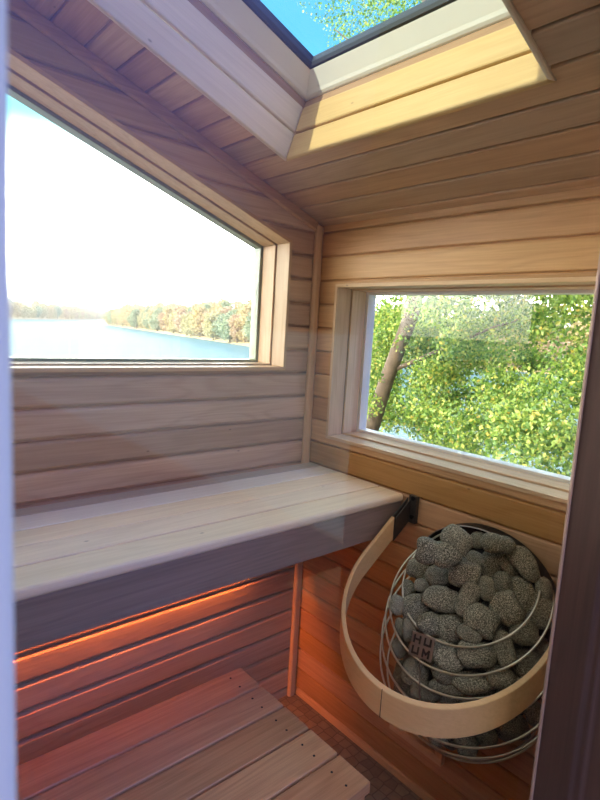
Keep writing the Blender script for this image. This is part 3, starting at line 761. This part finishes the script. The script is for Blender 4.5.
if HAZE: tag(MB().box((-400, 60, -5.45), (700, 1500, 32)).build('haze', haze_mat()), 'thin bright haze lying over the lake and its far shores', 'haze', kind='stuff')
def leaf_cloud(pts, size, rs, up=.3):
    """one small folded diamond per point"""
    V = []; F = []
    for p in pts:
        d = Vector((rs.gauss(0, 1), rs.gauss(0, 1), rs.gauss(0, 1) - up)).normalized()
        s = d.cross(Vector((rs.gauss(0, 1), rs.gauss(0, 1), rs.gauss(0, 1)))).normalized(); nn = d.cross(s)
        L = size * rs.uniform(.65, 1.3); w = L * .33
        p = Vector(p); n = len(V)
        V += [p, p + d*L*.5 + s*w + nn*w*.35, p + d*L, p + d*L*.5 - s*w + nn*w*.35]
        F += [(n, n+1, n+2), (n, n+2, n+3)]
    return V, F
def far_tree(seed, mat):
    rs = random.Random(seed); mb = MB(); hgt = 9.0
    mb.tube([(0, 0, -1), (0, 0, hgt*.45)], [.22, .12], 6)
    nb = len(mb.f)
    blobs = []
    for _ in range(13):
        a = rs.uniform(0, 2*PI); r = rs.uniform(0, 2.4); z = rs.uniform(1.6, 8.4); k = 1 - abs(z-4.5)/6.5
        blobs.append((Vector((math.cos(a)*r*k, math.sin(a)*r*k, z)), rs.uniform(1.1, 1.8) * (.55 + .6*k)))
    pts = []
    for c, r in blobs:
        for _ in range(150):
            d = Vector((rs.gauss(0, 1), rs.gauss(0, 1), rs.gauss(0, 1))).normalized() * r * rs.uniform(.72, 1.08); pts.append(c + d)
    V, F = leaf_cloud(pts, .62, rs); mb.add(V, F)
    me = bpy.data.meshes.new('tree'); me.from_pydata(mb.v, [], mb.f)
    me.materials.append(mat); me.materials.append(M_bark)
    for p in me.polygons: p.material_index = 1 if p.index < nb else 0
    return me
FT = [[far_tree(100 + 10*k + j, M_aut[k]) for j in range(2)] for k in range(4)]
FP = [[tree_obj('autumn_tree', m) for m in row] for row in FT]
KN4 = ('olive', 'golden', 'russet', 'green')
def along(line, t):
    for (a, b) in zip(line, line[1:]):
        d = math.dist(a, b)
        if t <= d: return (a[0] + (b[0]-a[0])*t/d, a[1] + (b[1]-a[1])*t/d)
        t -= d
    return line[-1]
rs = random.Random(5)
def plant(line, back, step, rows, smin, smax, where, grp, t0=0, tmax=1e9, wts=(4, 4, 2, 4)):
    total = sum(math.dist(a, b) for a, b in zip(line, line[1:])); cnt = 0
    for row in range(rows):
        t = t0 + rs.uniform(0, step)
        while t < min(total, tmax):
            x, y = along(line, t); bk = 3 + row * 9 + rs.uniform(-2, 3)
            x += back[0]*bk; y += back[1]*bk
            k = rs.choices(range(4), wts)[0]
            o = FP[k][rs.randrange(2)].copy(); COL.objects.link(o)
            s = rs.uniform(smin, smax) * (1.0 + .12*row)
            z = -4.8 + min(bk, 40)*.05 + row*.5
            o.matrix_world = Matrix.LocRotScale(Vector((x, y, z)), Quaternion((0, 0, 1), rs.uniform(0, 6.28)), Vector((s*1.15, s*1.15, s)))
            tag(o, 'small %s tree in the autumn wood on %s' % (KN4[k], where), 'tree', grp + ', ' + KN4[k])
            t += step * rs.uniform(.75, 1.25); cnt += 1
    return cnt
plant(RS, (.9, .35), 6.2, 3, .95, 1.35, 'the right hand shore of the lake', 'trees on the right hand shore')
plant(LS, (-.1, 1.0), 15, 2, 1.1, 1.6, 'the distant left hand shore of the lake', 'trees on the distant shore', wts=(4, 4, 3, 2))

for row in FP:
    for o in row: bpy.data.objects.remove(o)
# the leaning broadleaf tree outside the right-hand window, its crown reaching over the roof light
nt_ = empty('leaning_tree', (4.3, 3.75, -2.6), 'leaning broadleaf tree with sunlit green leaves filling the right window and roof light', 'tree')
tb = MB()
trunk = [(4.35, 3.9, -3.4), (4.2, 3.5, -1.2), (4.05, 3.22, .1), (4.0, 2.95, .9), (3.98, 2.62, 1.75), (4.05, 2.5, 2.6), (4.3, 2.75, 3.6), (4.6, 3.2, 4.8), (4.9, 3.6, 6.2)]
tb.tube(trunk, [.16, .13, .105, .095, .09, .085, .08, .06, .03], 12)
tb.build('trunk', M_bark, nt_, smooth=True)
rs = random.Random(21)
branches = [[(3.98, 2.66, 1.65), (3.8, 2.2, 1.95), (3.6, 1.6, 2.05), (3.45, .8, 2.2)], [(4.0, 2.9, 1.0), (4.1, 2.3, 1.3), (4.2, 1.7, 1.6), (4.2, 1.1, 1.8)],
            [(4.05, 3.2, .15), (3.7, 2.6, .25), (3.4, 1.8, .3), (3.3, 1.2, .35)], [(4.05, 2.5, 2.6), (3.7, 1.9, 2.9), (3.4, 1.2, 3.0)],
            [(4.3, 2.75, 3.6), (4.6, 3.4, 4.6), (4.7, 4.2, 5.3), (4.5, 4.9, 5.9)], [(4.6, 3.2, 4.8), (5.0, 3.6, 5.6), (5.2, 4.3, 6.0)]]
for b in branches:
    MB().tube(b, [.03, .022, .015, .008][:len(b)], 8).build('branch', M_bark, nt_, smooth=True)
pts = []
def blob(c, r, n, flat=.75):
    c = Vector(c)
    for _ in range(n):
        d = Vector((rs.gauss(0, 1), rs.gauss(0, 1), rs.gauss(0, 1))); d.normalize(); d *= r * rs.random() ** .4; d.z *= flat; pts.append(c + d)
for _ in range(290):
    x = rs.uniform(2.7, 5.2); w = rs.uniform(-.1, 1.45); z = rs.uniform(-.1, 3.1)
    if w < .2 and (z < 1.2 or z > 1.55) and rs.random() < .55: continue
    if z < .45 and rs.random() < .35: continue
    if w < .3 and x < 4.15 and .1 < z < 2.0 and rs.random() < .6: continue
    y = (.907 - .512*w) * x - .27 - .69*w
    blob((x, y, z), rs.uniform(.18, .38), 420)
for _ in range(60):
    x = rs.uniform(4.25, 5.3); w = rs.uniform(.08, .65); z = rs.uniform(.2, 1.7)
    blob((x, (.907 - .512*w) * x - .27 - .69*w, z), rs.uniform(.2, .36), 380)
for c, r, n in (((5.0, 4.7, 6.35), .62, 900), ((5.2, 4.2, 6.3), .6, 900), ((5.5, 3.6, 6.4), .6, 900), ((5.0, 4.2, 6.9), .7, 900), ((4.4, 5.1, 6.5), .5, 500), ((4.0, 5.3, 6.7), .45, 380),
                ((5.6, 3.2, 6.2), .6, 900), ((5.9, 2.7, 6.3), .6, 800), ((4.9, 4.9, 5.9), .4, 260), ((5.5, 4.0, 5.75), .4, 260), ((5.2, 4.5, 5.7), .3, 130), ((4.6, 5.0, 6.1), .3, 140), ((5.8, 3.4, 5.8), .4, 250)):
    blob(c, r, n)
V, F = leaf_cloud(pts, .046, rs, .5)
lf = MB(); lf.add(V, F); lf.build('foliage', M_leafB, nt_)

# ------------------------------------------------------------------ sky, sun, camera
w = bpy.data.worlds.new('sky'); SC.world = w; w.use_nodes = True; nt = w.node_tree; nt.nodes.clear()
out = nd(nt, 'ShaderNodeOutputWorld'); bg = nd(nt, 'ShaderNodeBackground'); nt.links.new(bg.outputs[0], out.inputs[0])
tc = nd(nt, 'ShaderNodeTexCoord'); sp = nd(nt, 'ShaderNodeSeparateXYZ'); nt.links.new(tc.outputs['Generated'], sp.inputs[0])
def smooth(a, b, x):
    n = nd(nt, 'ShaderNodeMapRange', interpolation_type='SMOOTHSTEP'); n.inputs[1].default_value = a; n.inputs[2].default_value = b; nt.links.new(x, n.inputs[0]); return n.outputs[0]
z = sp.outputs[2]
def vmix(f, a, b):
    n = nd(nt, 'ShaderNodeMix', data_type='VECTOR'); nt.links.new(f, n.inputs[0])
    for k, x in ((4, a), (5, b)):
        if isinstance(x, tuple): n.inputs[k].default_value = x
        else: nt.links.new(x, n.inputs[k])
    return n.outputs[1]
c = vmix(smooth(.10, .30, z), vmix(smooth(.0, .10, z), SKY_H0, SKY_H), SKY_M)
c = vmix(smooth(.30, .46, z), c, SKY_B)
c = vmix(smooth(.55, .85, z), c, SKY_Z)
c = vmix(smooth(.02, .45, math_(nt, 'MULTIPLY', sp.outputs[1], -1.)), c, vmix(smooth(.42, .74, sp.outputs[0]), vmix(smooth(.0, .45, z), SKY_N, SKY_N2), (.012, .012, .014)))
sel = math.radians(SEL)
dt = nd(nt, 'ShaderNodeVectorMath', operation='DOT_PRODUCT'); nt.links.new(tc.outputs['Generated'], dt.inputs[0]); dt.inputs[1].default_value = (-math.cos(sel), 0, math.sin(sel))
c = vmix(smooth(.45, .97, dt.outputs['Value']), c, SKY_GLOW)
c = vmix(smooth(0., -.06, z), c, (.05, .05, .045))
nt.links.new(c, bg.inputs[0])
sd = bpy.data.lights.new('sun', 'SUN'); sd.energy = SUN; sd.angle = math.radians(.6); sd.color = (1., .86, .62)
so = bpy.data.objects.new('sun', sd); COL.objects.link(so)
sv = Vector((-math.cos(math.radians(SEL)) * math.cos(SAZ), -math.cos(math.radians(SEL)) * math.sin(SAZ), math.sin(math.radians(SEL))))
so.rotation_euler = sv.to_track_quat('Z', 'Y').to_euler()
so.location = (-3, -1, 6)

cd = bpy.data.cameras.new('camera'); cam = bpy.data.objects.new('camera', cd); COL.objects.link(cam); SC.camera = cam
y, p, r = math.radians(41.4083), math.radians(-7.6159), math.radians(3.3815)
fw = Vector((math.sin(y)*math.cos(p), math.cos(y)*math.cos(p), math.sin(p))); rt = Vector((math.cos(y), -math.sin(y), 0)); up = rt.cross(fw)
Rr = rt*math.cos(r) + up*math.sin(r); Uu = -rt*math.sin(r) + up*math.cos(r)
cam.matrix_world = Matrix(((Rr.x, Uu.x, -fw.x, -1.3912), (Rr.y, Uu.y, -fw.y, -1.512), (Rr.z, Uu.z, -fw.z, 1.4865), (0, 0, 0, 1)))
cd.sensor_fit = 'VERTICAL'; cd.sensor_height = 36; cd.lens = 542.2 / 800 * 36; cd.clip_start = .02; cd.clip_end = 4000
cd.dof.use_dof = True; cd.dof.focus_distance = 1.7; cd.dof.aperture_fstop = 8.5
SC.view_settings.view_transform = 'Standard'; SC.view_settings.look = 'None'; SC.view_settings.gamma = 1; SC.view_settings.use_curve_mapping = False
SC.view_settings.exposure = EXPO
SC.cycles.max_bounces = 12; SC.cycles.diffuse_bounces = 7; SC.cycles.transparent_max_bounces = 16; SC.cycles.use_denoising = True
